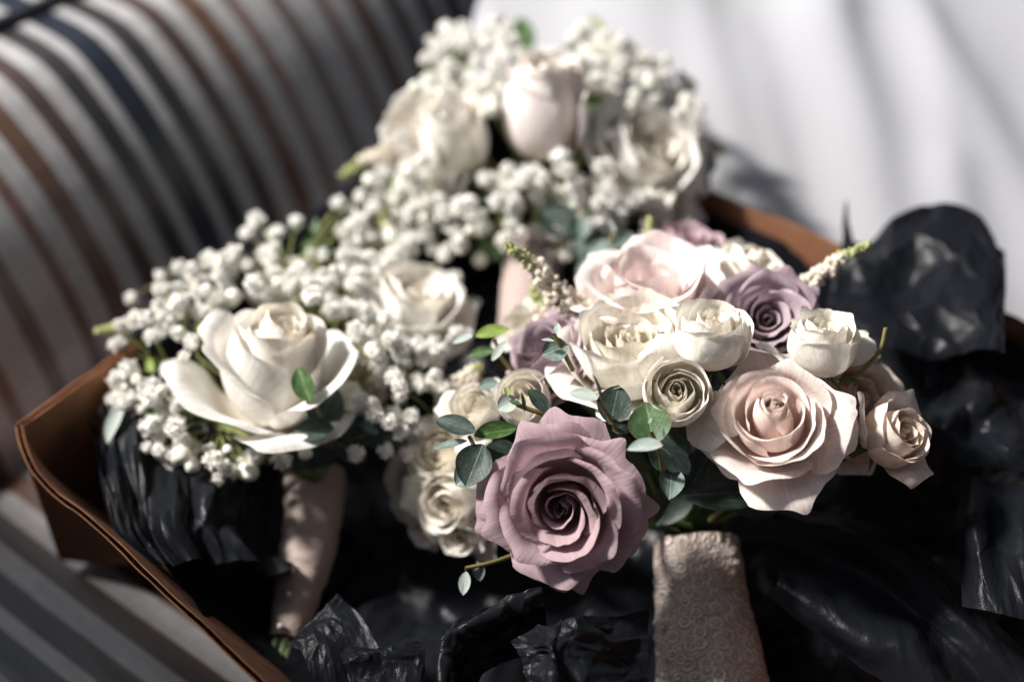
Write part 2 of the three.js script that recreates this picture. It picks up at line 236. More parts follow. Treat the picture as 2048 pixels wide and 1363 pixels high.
// ------------------------------------------------------------------ white cloth behind the box
const clothBump = tex(128, 128, (x, y) => { const v = 0.5 + 0.2 * Math.sin(x * 48 * 6.283) * Math.sin(y * 48 * 6.283) + 0.25 * noise(x * 40, y * 40, 2); return [v, v, v]; }, false);
const clothMat = new THREE.MeshPhysicalMaterial({ color: new THREE.Color().setRGB(0.56, 0.56, 0.59), roughness: 0.9, transmission: 0.12, thickness: 0, bumpMap: clothBump, bumpScale: 0.00025, side: THREE.DoubleSide });
const FOLDS = [[0.069, 0.62, 0.225, 0.45, 0.022, 0.016], [0.012, 0.54, 0.18, 0.37, 0.020, 0.014], [0.105, 0.655, 0.30, 0.53, 0.018, 0.012], [-0.06, 0.60, 0.09, 0.40, 0.022, 0.010], [0.19, 0.72, 0.36, 0.56, 0.022, 0.012], [0.10, 0.50, 0.20, 0.40, 0.011, 0.006], [0.17, 0.60, 0.30, 0.42, 0.014, 0.006], [0.25, 0.50, 0.36, 0.38, 0.016, 0.008], [-0.02, 0.72, 0.10, 0.60, 0.02, 0.012]];
function clothY(a, b) {
  let y = 0.105 - 0.30 * a + 0.14 * Math.max(0, b - 0.375);
  for (const [a0, b0, a1, b1, s0, h] of FOLDS) { const s = s0 * 1.35, dx = a1 - a0, dy = b1 - b0, l2 = dx * dx + dy * dy, t = ((a - a0) * dx + (b - b0) * dy) / l2, tc = clamp(t, -0.15, 1.1), q = (a - a0 - tc * dx) * dy - (b - b0 - tc * dy) * dx, d = Math.hypot(a - a0 - tc * dx, b - b0 - tc * dy) * Math.sign(q || 1) + 0.006 * noise(t * 3, a0 * 50); y += 0.40 * h * Math.exp(-(d > 0 ? d * d / (s * s) : d * d / (s * s * 0.35))) * (1 - 0.4 * Math.abs(t - 0.5)); }
  y += 0.004 * fbm(a * 9 + b * 6, (b - a) * 3, 3, 2);
  return Math.max(y - 0.03 * ss(0.40, 0.362, b), b > 0.4 && a < -0.07 ? profY(a) + 0.008 : -1);
}
const cloth = thing('bed_sheet', 'rumpled white cotton sheet behind the open box', 'sheet', ab(0.2, 0.6, 0));
mesh('sheet', grid(200, 150, (u, v) => { const a = lerp(-0.6, 0.85, u), b = lerp(0.362 + 0.115 * ss(-0.03, -0.10, a) + 0.01 * noise(a * 15, 3), 1.25, v); return rel(cloth, ab(a, b, clothY(a, b))); }, (u, v) => [u * 12, v * 8]), clothMat, cloth);

// ------------------------------------------------------------------ cardboard box
const kraft = tex(256, 256, (x, y) => { const n = 0.10 * fbm(x * 6, y * 6, 2) + 0.10 * noise(x * 110, y * 26, 5) + 0.06 * noise(x * 200, y * 200, 9), fl = noise(x * 90, y * 70, 12) > 0.72 ? -0.12 : 0; return mix3(hex('#85563d'), hex('#a07250'), 0.5 + 2 * n).map((q) => q * (1 + fl)); });
const kraftMat = new THREE.MeshPhysicalMaterial({ map: kraft, roughness: 0.85, side: THREE.DoubleSide });
function strip(path, n0, n1, y0, y1, wear, lean = 0) {   // a board of thickness n1 - n0 standing along path
  const c = new THREE.CatmullRomCurve3(path), N = 140, ring = [[n0, y0], [n1, y0], [n1, y1], [n0, y1], [n0, y0]];
  const g = grid(4, N, (u, v) => { const p = c.getPointAt(v), t = c.getTangentAt(v), n = V(-t.z, 0, t.x).normalize(), k = ring[Math.round(u * 4)]; const top = k[1] === y1, q = k[0] - (top ? 0 : lean * Math.min(1, v * 14)); return V(p.x + n.x * q, k[1] + (top ? wear * fbm(v * 30, k[0] * 400, 1) : 0), p.z + n.z * q); }, (u, v) => [v * 5, u * 1.2]).toNonIndexed();
  g.computeVertexNormals(); return g;
}
const box = thing('cardboard_box', 'shallow open brown corrugated cardboard box holding the bouquets', 'box', ab(0.22, 0.16, 0));
const cF = rimPx[8].clone().addScaledVector(endDir, 0.22), cR = ab(0.47, 0.352, RIM), cB = ab(0.0, 0.352, RIM), cL = rimPx[0].clone();
const walls = [[...rimPx, rimPx[8].clone().addScaledVector(endDir, 0.1), cF], [cF, cF.clone().lerp(cR, 0.5), cR], [cR, cR.clone().lerp(cB, 0.33).add(V(0.002, 0, -0.003)), cR.clone().lerp(cB, 0.66).add(V(-0.001, 0, -0.002)), cB], [cB, cB.clone().lerp(cL, 0.5).add(V(-0.003, 0, -0.002)), cL]];
for (const w of walls) {
  const path = w.map((p) => p.clone().sub(box.position)), wall = part('wall', box), T = 0.0032, lean = w === walls[0] ? 0.045 : 0;   // one long wall has fallen outwards
  const c = new THREE.CatmullRomCurve3(path), len = c.getLength(), wv = Math.round(len / 0.0062);
  mesh('outer_liner', strip(path, T / 2 - 0.0006, T / 2, 0.004, RIM, 0.0006, lean), kraftMat, wall);
  mesh('inner_liner', strip(path, -T / 2, -T / 2 + 0.0006, 0.004, RIM - 0.0004, 0.0006, lean), kraftMat, wall);
  mesh('fluting', grid(wv * 8, 1, (u, v) => { const p = c.getPointAt(u), t = c.getTangentAt(u), k = (T / 2 - 0.0007) * Math.sin(u * wv * 2 * Math.PI) - (1 - v) * lean * Math.min(1, u * 14); return V(p.x - t.z * k, lerp(0.006, RIM - 0.0009 + 0.0005 * noise(u * 60, 1), v), p.z + t.x * k); }, (u, v) => [u * 8, v]), kraftMat, wall);
}
{
  const s = new THREE.Shape(); walls.flatMap((w) => w.slice(0, -1).map((p, i) => (w === walls[0] && i ? p.clone().addScaledVector(AX_B, 0.042) : p))).forEach((p, i) => { const x = p.x - box.position.x, z = -(p.z - box.position.z); i ? s.lineTo(x, z) : s.moveTo(x, z); });
  mesh('base_panel', new THREE.ExtrudeGeometry(s, { depth: 0.003, bevelEnabled: false }).rotateX(-Math.PI / 2).translate(0, 0.001, 0), kraftMat, box);
}

// ------------------------------------------------------------------ black tissue
const creases = (() => { const r = rng(77); return Array.from({ length: 90 }, () => { const t = r() * Math.PI, x = r(), y = r(); return [Math.cos(t), Math.sin(t), x, y, 0.06 + 0.22 * r(), (r() - 0.5) * 2, 0.004 + 0.006 * r()]; }); })();
const tissueBump = tex(512, 512, (x, y) => { let v = 0.5 + 0.04 * noise(x * 140, y * 140, 2); for (const [c, s, px, py, len, a, w] of creases) { let dx = x - px, dy = y - py; dx -= Math.round(dx); dy -= Math.round(dy); const along = dx * c + dy * s; if (Math.abs(along) > len) continue; const d = dx * s - dy * c; v += 0.20 * a * Math.exp(-Math.abs(d) / w) * (1 - Math.abs(along) / len); } return [v, v, v]; }, false);
const tissueMat = new THREE.MeshPhysicalMaterial({ color: new THREE.Color().setRGB(0.008, 0.009, 0.012), roughness: 0.36, specularIntensity: 0.28, ior: 1.5, bumpMap: tissueBump, bumpScale: 0.0007, side: THREE.DoubleSide });
const innerW = (a) => 0.006 - 0.028 * ss(0.02, 0.17, a) + 0.02 * ss(0.05, 0, a);      // where the bowed wall stands at distance a from the corner
{
  const t = thing('tissue_lining', 'crumpled glossy black tissue paper lining the whole cardboard box', 'tissue paper', ab(0.22, 0.17, 0.006));
  mesh('sheet', grid(300, 230, (u, v) => {
    const a = lerp(0.006, 0.462, u), b = lerp(innerW(a) + 0.004, 0.346, v), dA = a, dB = b - innerW(a), dC = 0.35 - b, d = Math.min(dA * 1.6, dB, dC);
    const pleat = ss(0.10, 0.0, dB) * ss(0.14, 0.02, a) ;
    let y = 0.013 + (d === dB ? 0.080 * Math.exp(-d / 0.020) : 0.062 * Math.exp(-d / 0.022)) + 0.010 * Math.exp(-dC / 0.05) + 0.024 * Math.exp(-dC / 0.014) + 0.011 * crumple(a, b, 3) + 0.006 * fbm(a * 20, b * 20, 4);
    y += pleat * 0.007 * Math.abs(((a * 55 + b * 9 + 0.5 * noise(a * 40, b * 20, 6)) % 1) * 2 - 1);
    return rel(t, ab(a, b, clamp(y, 0.007 + 0.002 * facet(a * 60, b * 60, 2), RIM - 0.006)));
  }, (u, v) => [u * 3.2, v * 2.5]), tissueMat, t);
}
function tissue(name, label, rows, opt = {}) {   // rows of [px, py, distance], lofted into one sheet and creased
  const { n = 150, m = 100, amp = 0.004, seed = 1 } = opt, t0 = at(...rows[0][0]);
  const curves = rows.map((r) => new THREE.CatmullRomCurve3(r.map((q) => at(...q)), false, 'centripetal'));
  const t = thing(name, label, 'tissue paper', at(...rows.at(-1)[Math.floor(rows.at(-1).length / 2)]));
  const pts = []; for (let i = 0; i <= n; i++) pts.push(new THREE.CatmullRomCurve3(curves.map((c) => c.getPoint(i / n)), false, 'centripetal'));
  const g = grid(n, m, (u, v) => pts[Math.round(u * n)].getPoint(v), (u, v) => [u * (opt.uw ?? 1), v * (opt.vh ?? 0.7)]);
  const p = g.attributes.position, nm = g.attributes.normal, w = opt.size ?? 0.12;
  for (let j = 0; j <= m; j++) for (let i = 0; i <= n; i++) { const k = j * (n + 1) + i, h = amp * (opt.plain ? (x, y, k) => facet(x * 40, y * 40, k) + 0.25 * facet(x * 90, y * 60, k + 3) : crumple)(i / n * w * (opt.sx ?? 1), j / m * w * (opt.sy ?? 0.8), seed); p.setXYZ(k, p.getX(k) + nm.getX(k) * h - t.position.x, p.getY(k) + nm.getY(k) * h - t.position.y, p.getZ(k) + nm.getZ(k) * h - t.position.z); }
  g.computeVertexNormals(); mesh('sheet', g, tissueMat, t); return t;
}
tissue('tissue_sheet', 'black tissue sheet standing with a rounded top against the white sheet', [
  [[1690, 400, 0.758], [1712, 452, 0.752], [1735, 476, 0.748], [1775, 446, 0.748], [1830, 412, 0.748], [1885, 397, 0.746], [1945, 414, 0.742], [1978, 452, 0.736], [1986, 478, 0.733], [2010, 490, 0.728]],
  [[1685, 480, 0.744], [1712, 510, 0.738], [1740, 530, 0.734], [1780, 515, 0.732], [1830, 495, 0.734], [1885, 485, 0.730], [1945, 495, 0.724], [1980, 520, 0.718], [1992, 535, 0.716], [2012, 545, 0.712]],
  [[1660, 590, 0.722], [1690, 600, 0.720], [1740, 610, 0.712], [1790, 610, 0.714], [1830, 605, 0.708], [1885, 600, 0.706], [1945, 605, 0.698], [1980, 610, 0.694], [1995, 617, 0.692], [2010, 625, 0.690]],
  [[1640, 700, 0.694], [1690, 705, 0.690], [1740, 710, 0.686], [1790, 712, 0.684], [1830, 714, 0.682], [1885, 712, 0.680], [1945, 706, 0.674], [1980, 702, 0.670], [1995, 701, 0.668], [2008, 700, 0.666]],
], { amp: 0.008, seed: 11, size: 0.14 });
tissue('tissue_sheet', 'bright crinkled black tissue catching sun beside the small peach rose', [
  [[1850, 735, 0.700], [1900, 728, 0.700], [1960, 742, 0.698], [2030, 760, 0.695], [2090, 760, 0.69]],
  [[1845, 790, 0.675], [1900, 790, 0.690], [1960, 800, 0.672], [2030, 815, 0.684], [2090, 830, 0.676]],
  [[1830, 860, 0.668], [1890, 850, 0.655], [1950, 858, 0.667], [2030, 880, 0.655], [2090, 900, 0.66]],
  [[1820, 930, 0.655], [1890, 930, 0.655], [1950, 935, 0.645], [2030, 945, 0.648], [2090, 960, 0.645]],
], { amp: 0.0045, seed: 23, size: 0.11 });
tissue('tissue_sheet', 'grey-lit crinkled corner of black tissue below the peach rose', [
  [[1920, 985, 0.640], [1945, 958, 0.640], [1990, 965, 0.638], [2050, 960, 0.636], [2110, 960, 0.63]],
  [[1905, 1050, 0.622], [1950, 1040, 0.612], [1995, 1050, 0.622], [2050, 1050, 0.612], [2110, 1050, 0.61]],
  [[1915, 1130, 0.615], [1960, 1120, 0.60], [2000, 1130, 0.605], [2050, 1140, 0.598], [2110, 1150, 0.60]],
  [[1930, 1215, 0.60], [1970, 1220, 0.59], [2010, 1230, 0.585], [2050, 1240, 0.585], [2110, 1250, 0.58]],
], { amp: 0.004, seed: 37, size: 0.08 });
tissue('tissue_sheet', 'wide smooth black tissue sheet folded over beside the lace handle', [
  [[1545, 1005, 0.655], [1640, 1020, 0.652], [1760, 1050, 0.645], [1880, 1130, 0.635], [1990, 1230, 0.622], [2100, 1330, 0.61]],
  [[1548, 1030, 0.640], [1640, 1045, 0.636], [1760, 1092, 0.626], [1860, 1170, 0.618], [1960, 1265, 0.606], [2060, 1370, 0.595]],
  [[1552, 1085, 0.640], [1640, 1110, 0.638], [1740, 1160, 0.632], [1830, 1230, 0.622], [1920, 1310, 0.61], [2010, 1420, 0.60]],
  [[1556, 1165, 0.625], [1640, 1210, 0.615], [1740, 1285, 0.602], [1820, 1300, 0.598], [1900, 1370, 0.59], [1990, 1450, 0.58]],
  [[1540, 1190, 0.632], [1620, 1260, 0.622], [1710, 1330, 0.61], [1800, 1380, 0.598], [1880, 1440, 0.59], [1960, 1500, 0.58]],
], { amp: 0.0035, seed: 41, size: 0.13 });
tissue('tissue_sheet', 'black tissue with a looped crease under the large mauve rose', [
  [[1085, 1172, 0.600], [1010, 1200, 0.598], [930, 1232, 0.592], [885, 1268, 0.588], [872, 1320, 0.582], [872, 1400, 0.572]],
  [[1085, 1188, 0.597], [1015, 1212, 0.595], [942, 1246, 0.588], [900, 1280, 0.583], [884, 1326, 0.577], [884, 1400, 0.567]],
  [[1090, 1225, 0.602], [1030, 1248, 0.604], [965, 1275, 0.602], [925, 1305, 0.598], [908, 1340, 0.590], [908, 1400, 0.58]],
  [[1095, 1290, 0.600], [1050, 1310, 0.600], [1000, 1330, 0.598], [965, 1350, 0.594], [950, 1380, 0.588], [950, 1420, 0.58]],
], { amp: 0.0060, seed: 53, size: 0.13 });
tissue('tissue_sheet', 'pinched black tissue peak standing between the mauve rose and lace handle', [
  [[1015, 1275, 0.585], [1060, 1262, 0.582], [1095, 1252, 0.578], [1118, 1232, 0.576], [1150, 1230, 0.582], [1230, 1225, 0.59], [1300, 1215, 0.60]],
  [[1030, 1300, 0.578], [1070, 1290, 0.572], [1098, 1284, 0.564], [1122, 1262, 0.568], [1152, 1262, 0.570], [1230, 1275, 0.578], [1300, 1270, 0.59]],
  [[1045, 1340, 0.572], [1080, 1330, 0.566], [1102, 1325, 0.556], [1125, 1318, 0.562], [1156, 1320, 0.566], [1230, 1330, 0.572], [1300, 1330, 0.58]],
  [[1055, 1410, 0.562], [1085, 1410, 0.556], [1105, 1410, 0.548], [1128, 1410, 0.552], [1160, 1410, 0.556], [1230, 1410, 0.562], [1300, 1410, 0.57]],
], { amp: 0.0060, seed: 67, size: 0.14 });
tissue('tissue_sheet', 'black tissue edge curling up beside the satin handle foot', [
  [[576, 1292, 0.620], [600, 1258, 0.622], [640, 1225, 0.626], [675, 1186, 0.63]],
  [[600, 1300, 0.612], [628, 1264, 0.616], [658, 1232, 0.622], [686, 1196, 0.628]],
  [[620, 1345, 0.605], [650, 1310, 0.61], [690, 1270, 0.615], [720, 1230, 0.62]],
  [[640, 1420, 0.60], [680, 1380, 0.604], [720, 1340, 0.608], [760, 1300, 0.61]],
], { amp: 0.0035, seed: 71, size: 0.09 });
tissue('tissue_sheet', 'small black tissue fold with a pale lit lip at the front', [
  [[676, 1310, 0.598], [695, 1292, 0.598], [735, 1286, 0.598], [790, 1276, 0.60], [850, 1272, 0.602]],
  [[684, 1316, 0.590], [704, 1310, 0.588], [745, 1300, 0.588], [795, 1296, 0.590], [850, 1296, 0.594]],
  [[690, 1345, 0.586], [715, 1340, 0.584], [755, 1336, 0.584], [800, 1334, 0.586], [850, 1334, 0.588]],
  [[695, 1420, 0.575], [720, 1420, 0.572], [760, 1420, 0.572], [805, 1420, 0.574], [850, 1420, 0.578]],
], { amp: 0.0045, seed: 83, size: 0.11 });
tissue('tissue_sheet', 'pleated black tissue gathered in the corner under the white rose bouquet', [
  [[205, 800, 0.690], [250, 795, 0.688], [320, 810, 0.684], [410, 850, 0.680], [480, 870, 0.69], [570, 890, 0.70]],
  [[196, 900, 0.668], [250, 905, 0.666], [320, 920, 0.664], [400, 940, 0.664], [480, 960, 0.675], [570, 990, 0.69]],
  [[205, 985, 0.648], [260, 992, 0.646], [320, 1004, 0.646], [400, 1012, 0.648], [480, 1040, 0.662], [570, 1070, 0.68]],
  [[228, 1062, 0.636], [275, 1068, 0.635], [330, 1070, 0.634], [400, 1062, 0.640], [480, 1090, 0.650], [570, 1120, 0.67]],
  [[300, 1130, 0.628], [330, 1132, 0.627], [370, 1130, 0.628], [430, 1122, 0.634], [500, 1140, 0.645], [580, 1160, 0.66]],
], { amp: 0.0075, seed: 97, size: 0.13, sx: 1.9, sy: 0.55, plain: true });
{
  const t = thing('tissue_sheet', 'black tissue folded over the box wall behind the white rose bouquet', 'tissue paper', ab(-0.01, 0.2, 0.01));
  const over = new THREE.CatmullRomCurve3([[0.030, 0.045], [0.012, 0.075], [0.006, 0.098], [0.0, 0.1055], [-0.007, 0.100], [-0.013, 0.075], [-0.020, 0.040], [-0.034, 0.006]].map(([a, y]) => V(a, y, 0)));
  mesh('sheet', grid(180, 60, (u, v) => { const p = over.getPoint(v), b = lerp(0.074 + 0.006 * facet(v * 6, 1, 3), 0.348, u), k = 0.004 * Math.abs(v - 0.45) * 2 * crumple(b * 1.4, v * 0.1, 61); return rel(t, ab(p.x + k - (p.x < 0 ? 0.002 : 0), b, p.y + 0.0008 * facet(b * 90, v * 8, 5))); }, (u, v) => [u * 2, v * 0.8]), tissueMat, t);
}
// ------------------------------------------------------------------ leaves, gypsophila, astilbe
function leafMat(top, vein, rim, seed, gloss = 0.5) {
  const t = hex(top), v = hex(vein), r = rim && hex(rim);
  const map = tex(256, 256, (x, y) => {
    const c = Math.abs(x - 0.5), side = Math.abs(((y * 7 - c * 9) % 1 + 1) % 1 - 0.5), n = fbm(x * 7, y * 7, seed);
    let k = mix3(t, v, clamp(0.9 * Math.exp(-c * c * 3500) + 0.28 * Math.exp(-side * side * 300) * (1 - y * 0.4) + 0.34 * n, 0, 1));
    if (r) k = mix3(k, r, ss(0.92, 0.985, Math.hypot(x - 0.5, y - 0.5) * 2 + 0.02 * n));
    return k.map((q) => q * (1 + 0.07 * noise(x * 60, y * 60, seed)));
  });
  return new THREE.MeshPhysicalMaterial({ map, roughness: gloss, transmission: 0.14, thickness: 0, ior: 1.45, specularIntensity: 0.8, bumpMap: leafBump, bumpScale: 0.0003, side: THREE.DoubleSide });
}
const leafBump = tex(128, 128, (x, y) => { const c = Math.abs(x - 0.5), s = Math.abs(((y * 7 - c * 9) % 1 + 1) % 1 - 0.5), v = 0.6 - 0.35 * Math.exp(-c * c * 2500) - 0.15 * Math.exp(-s * s * 250) + 0.1 * noise(x * 30, y * 30, 3); return [v, v, v]; }, false);
const LEAF = { dark: leafMat('#33413a', '#63766b', null, 1), blue: leafMat('#66786f', '#98a9a1', null, 2), pale: leafMat('#a4aea7', '#c8d0c9', null, 3, 0.55), green: leafMat('#3c5a2e', '#86995a', null, 4), lime: leafMat('#7e9446', '#b4bf78', null, 5), rimmed: leafMat('#4a6540', '#7f9268', '#8f5a48', 6), ash: leafMat('#a9b5ae', '#d0d6cf', '#a8695c', 7, 0.6) };
function leafGeo(len, wid, cup, bend, seed) {   // foot at the origin, along +y, upper side towards +z
  return grid(14, 16, (u, v) => { const x = u * 2 - 1, w = wid * Math.pow(Math.sin(Math.PI * clamp(0.02 + 0.975 * v, 0, 1)), 0.62) * (1 - 0.12 * v), X = x * w; return V(X, len * v - 0.06 * len * x * x * (v - 0.5), cup * wid * (x * x * Math.sqrt(Math.sin(Math.PI * Math.min(1, v + 0.02)))) - bend * len * v * v + 0.03 * wid * noise(x * 2, v * 3, seed)); }, (u, v) => { const w = Math.pow(Math.sin(Math.PI * clamp(0.02 + 0.975 * v, 0, 1)), 0.62); return [0.5 + (u - 0.5) * w * 0.98, v]; });
}
const twigMat = new THREE.MeshPhysicalMaterial({ color: new THREE.Color().setRGB(0.20, 0.17, 0.06), roughness: 0.6 });
let leafSeed = 1;
// leaves: [px, py of the middle, distance, half length px, half width px, angle of the tip in the picture (degrees, 0 right, 90 up), face [x, y, z], colour]
function sprig(parent, stem, leaves, r = 0.0009) {
  const g = part('eucalyptus_sprig', parent);
  if (stem) mesh('stem', tube(stem.map((q) => at(...q).sub(parent.position)), r * 1.3, r, 6, 14), twigMat, g);
  for (const [px, py, d, hl, hw, ang, face, col] of leaves) {
    const k = d / FPX, len = 2 * hl * k, n = cdir(...face), y = cdir(Math.cos(ang * D2R), Math.sin(ang * D2R), 0); y.addScaledVector(n, -y.dot(n)).normalize();
    const x = y.clone().cross(n), m = mesh('leaf', leafGeo(len, hw * k, 0.22 + 0.1 * (leafSeed % 3), 0.06, leafSeed++), LEAF[col], g);
    m.quaternion.setFromRotationMatrix(new THREE.Matrix4().makeBasis(x, y, n)); m.position.copy(at(px, py, d)).sub(parent.position).addScaledVector(y, -len / 2);
  }
  return g;
}
const flakeMat = new THREE.MeshPhysicalMaterial({ color: new THREE.Color().setRGB(0.95, 0.935, 0.89), roughness: 1, transmission: 0.22, thickness: 0, side: THREE.DoubleSide });
const budMat = new THREE.MeshPhysicalMaterial({ color: new THREE.Color().setRGB(0.84, 0.83, 0.72), roughness: 0.85 });
const twiglet = new THREE.MeshPhysicalMaterial({ color: new THREE.Color().setRGB(0.30, 0.34, 0.12), roughness: 0.7 });
function floretGeo(seed, flakes) {      // a double gypsophila flower, about 1 across: frilled flakes round a small heart
  const rand = rng(seed), out = [new THREE.IcosahedronGeometry(0.33, 1)];
  for (let i = 0; i < flakes; i++) {
    const z = 1 - 1.75 * (i + 0.5) / flakes, t = i * 2.399963, s = Math.sqrt(1 - z * z), n = V(s * Math.cos(t), z, s * Math.sin(t)), R = 0.34 + 0.22 * rand(), w = 0.13 + 0.09 * rand(), q = new THREE.Quaternion().setFromUnitVectors(V(0, 1, 0), n.clone().add(V(rand() - 0.5, rand() * 0.5, rand() - 0.5).multiplyScalar(0.7)).normalize());
    q.multiply(new THREE.Quaternion().setFromAxisAngle(V(0, 1, 0), rand() * 6.3));
    out.push(grid(3, 3, (u, v) => { const x = u * 2 - 1; return V(x * w * (0.35 + 0.9 * v), 0.14 + (R - 0.14) * v - (v === 1 && Math.abs(x) < 0.5 ? 0.05 : 0), 0.14 * v * v + 0.13 * v * Math.sin(x * 3 + i)).applyQuaternion(q); }).toNonIndexed());
  }
  const g = mergeGeometries(out.map((o) => { o.deleteAttribute('uv'); return o; })); return g;
}
const FLORETS = [1, 2, 3, 4].map((s) => floretGeo(s, 34)), BUDG = new THREE.SphereGeometry(0.42, 14, 12);
{ const p = BUDG.attributes.position; for (let i = 0; i < p.count; i++) { const y = p.getY(i), k = 1 + 0.10 * noise(p.getX(i) * 6, y * 6, p.getZ(i) * 6); p.setXYZ(i, p.getX(i) * k, y * k * 1.08, p.getZ(i) * k); } BUDG.computeVertexNormals(); }
function gypsophila(parent, seed, spots, bind, nodes) {   // spots: [position, diameter, bud?]; sprays gather the nearest flowers
  const rand = rng(seed), N = nodes.map((p) => ({ p, list: [] }));
  for (const s of spots) N.reduce((b, n) => (n.p.distanceTo(s[0]) < b.p.distanceTo(s[0]) ? n : b)).list.push(s);
  for (const n of N) {
    if (!n.list.length) continue;
    const g = part('gypsophila_spray', parent), stems = [tube([bind, bind.clone().lerp(n.p, 0.6).add(V(0.004 * rand(), 0.004, 0)), n.p].map((p) => p.clone().sub(parent.position)), 0.0011, 0.0007, 5, 8)];
    for (const [p, d, bud] of n.list) {
      const m = mesh(bud ? 'bud' : 'floret', bud ? BUDG : FLORETS[Math.floor(rand() * 4)], bud ? budMat : flakeMat, g), up = p.clone().sub(n.p).normalize();
      m.position.copy(p).sub(parent.position); m.scale.setScalar(d); m.quaternion.setFromUnitVectors(V(0, 1, 0), up).multiply(new THREE.Quaternion().setFromAxisAngle(V(0, 1, 0), rand() * 6.28));
      const a = n.p.clone().sub(parent.position), e = m.position.clone().addScaledVector(up, -0.3 * d);
      stems.push(tube([a, a.clone().lerp(e, 0.55).add(V(rand() - 0.5, rand() - 0.2, rand() - 0.5).multiplyScalar(0.004)), e], 0.00045, 0.0003, 4, 5));
    }
    mesh('stem', mergeGeometries(stems), twiglet, g);
  }
}
const astCream = new THREE.MeshPhysicalMaterial({ color: new THREE.Color().setRGB(0.88, 0.80, 0.68), roughness: 0.9, transmission: 0.2, thickness: 0 });
const astGreen = new THREE.MeshPhysicalMaterial({ color: new THREE.Color().setRGB(0.42, 0.44, 0.19), roughness: 0.8 });
function astilbe(parent, pts, rPx, seed, green = 0.3) {   // a tapering plume; pts from foot to tip
  const rand = rng(seed), P = pts.map((q) => at(...q)), c = new THREE.CatmullRomCurve3(P.map((p) => p.clone().sub(parent.position))), g = part('astilbe_plume', parent), R = rPx * pts[0][2] / FPX;
  mesh('stem', tube(c.getPoints(8), 0.0010, 0.0005, 6, 14), twiglet, g);
  const A = [], B = [], n = 300;
  for (let i = 0; i < n; i++) {
    const t = Math.pow((i + 0.5) / n, 0.9), p = c.getPointAt(t), w = R * (1 - 0.72 * t) , s = (t > 1 - green ? 0.0007 : 0.0012) * (0.7 + 0.7 * rand()), an = rand() * 6.28, el = rand() * 2 - 1, rr = w * Math.sqrt(0.15 + 0.85 * rand());
    const k = Math.sqrt(1 - el * el), o = new THREE.IcosahedronGeometry(s, 0).scale(1, 1.4, 1).rotateX(rand() * 3).rotateZ(rand() * 3).translate(p.x + rr * k * Math.cos(an), p.y + rr * k * Math.sin(an), p.z + rr * el);
    (t > 1 - green + 0.12 * (rand() - 0.5) ? B : A).push(o);
  }
  const a = mesh('floret_cluster', mergeGeometries(A), astCream, g); a.userData.kind = 'stuff';
  const b = mesh('bud_tip', mergeGeometries(B), astGreen, g); b.userData.kind = 'stuff';
}
function handle(parent, pts, mat, fn, nu = 96, nv = 150) {   // wrapped stems; pts [px, py, distance, radius] of the axis; fn(angle, v) raises the surface
  const c = new THREE.CatmullRomCurve3(pts.map((q) => at(q[0], q[1], q[2]).sub(parent.position))), fr = c.computeFrenetFrames(nv, false), len = c.getLength(), rad = (v) => { const x = v * (pts.length - 1), i = Math.min(pts.length - 2, Math.floor(x)); return lerp(pts[i][3], pts[i + 1][3], x - i); };
  const up = cdir(0, 0, 1);
  return { c, rad, geo: grid(nu, nv, (u, v) => { const vv = v + (fn.edge ? fn.edge(u, v) : 0), p = c.getPointAt(clamp(vv, 0, 1)), T = c.getTangentAt(clamp(vv, 0, 1)), n = up.clone().addScaledVector(T, -up.dot(T)).normalize(), b = T.clone().cross(n), r = rad(v) + fn(u, v), a = (u - 0.5) * 2 * Math.PI; return p.addScaledVector(n, r * Math.cos(a)).addScaledVector(b, r * Math.sin(a)); }, (u, v) => [u * 2 * Math.PI * pts[0][3] / 0.045, v * len / 0.045]) };
}
// ------------------------------------------------------------------ petal colours
const MAUVE = [petalMat('#c3a8ae', '#cfa797', null, 3, 0.30), petalMat('#bfa6ad', '#bea2a6', null, 1, 0.26)], LILAC = [petalMat('#bca8b1', '#b8a2aa', null, 11, 0.28)];
const PINK = [petalMat('#f3e0d8', '#f0cabd', '#f8ede7', 2, 0.32), petalMat('#f3e5de', '#f2d6cb', '#f7ece6', 5, 0.32)];
const BLUSH = [petalMat('#f6e6e2', '#f6d9d0', null, 6, 0.32), petalMat('#f8efeb', '#f6e2d9', null, 7, 0.32)];
const CREAM = [petalMat('#f8f2e6', '#f4e6c8', null, 8, 0.32), petalMat('#f8f3ea', '#f3ebd8', null, 4, 0.30)];
const WHITE = [petalMat('#f6f0e6', '#f3e4c8', null, 9, 0.30), petalMat('#f6f2ec', '#f0e8d8', null, 10, 0.28)];
const PEACH = [petalMat('#f4e3d2', '#f3d6ba', null, 12, 0.34), petalMat('#f4e5d9', '#f1dccb', null, 13, 0.34)];
// list: [px, py, distance, radius px, kind, face, colours, seed, more]
function roses(parent, list, bind) {
  for (const [px, py, d, rp, kind, f, mats, seed, more = {}] of list) rose(parent, { kind, R: rp * d / FPX, seed, mats, pos: at(px, py, d), face: cdir(...f), stemTo: bind, ...more });
}
const GREY = 'bridal bouquets lying in the box';

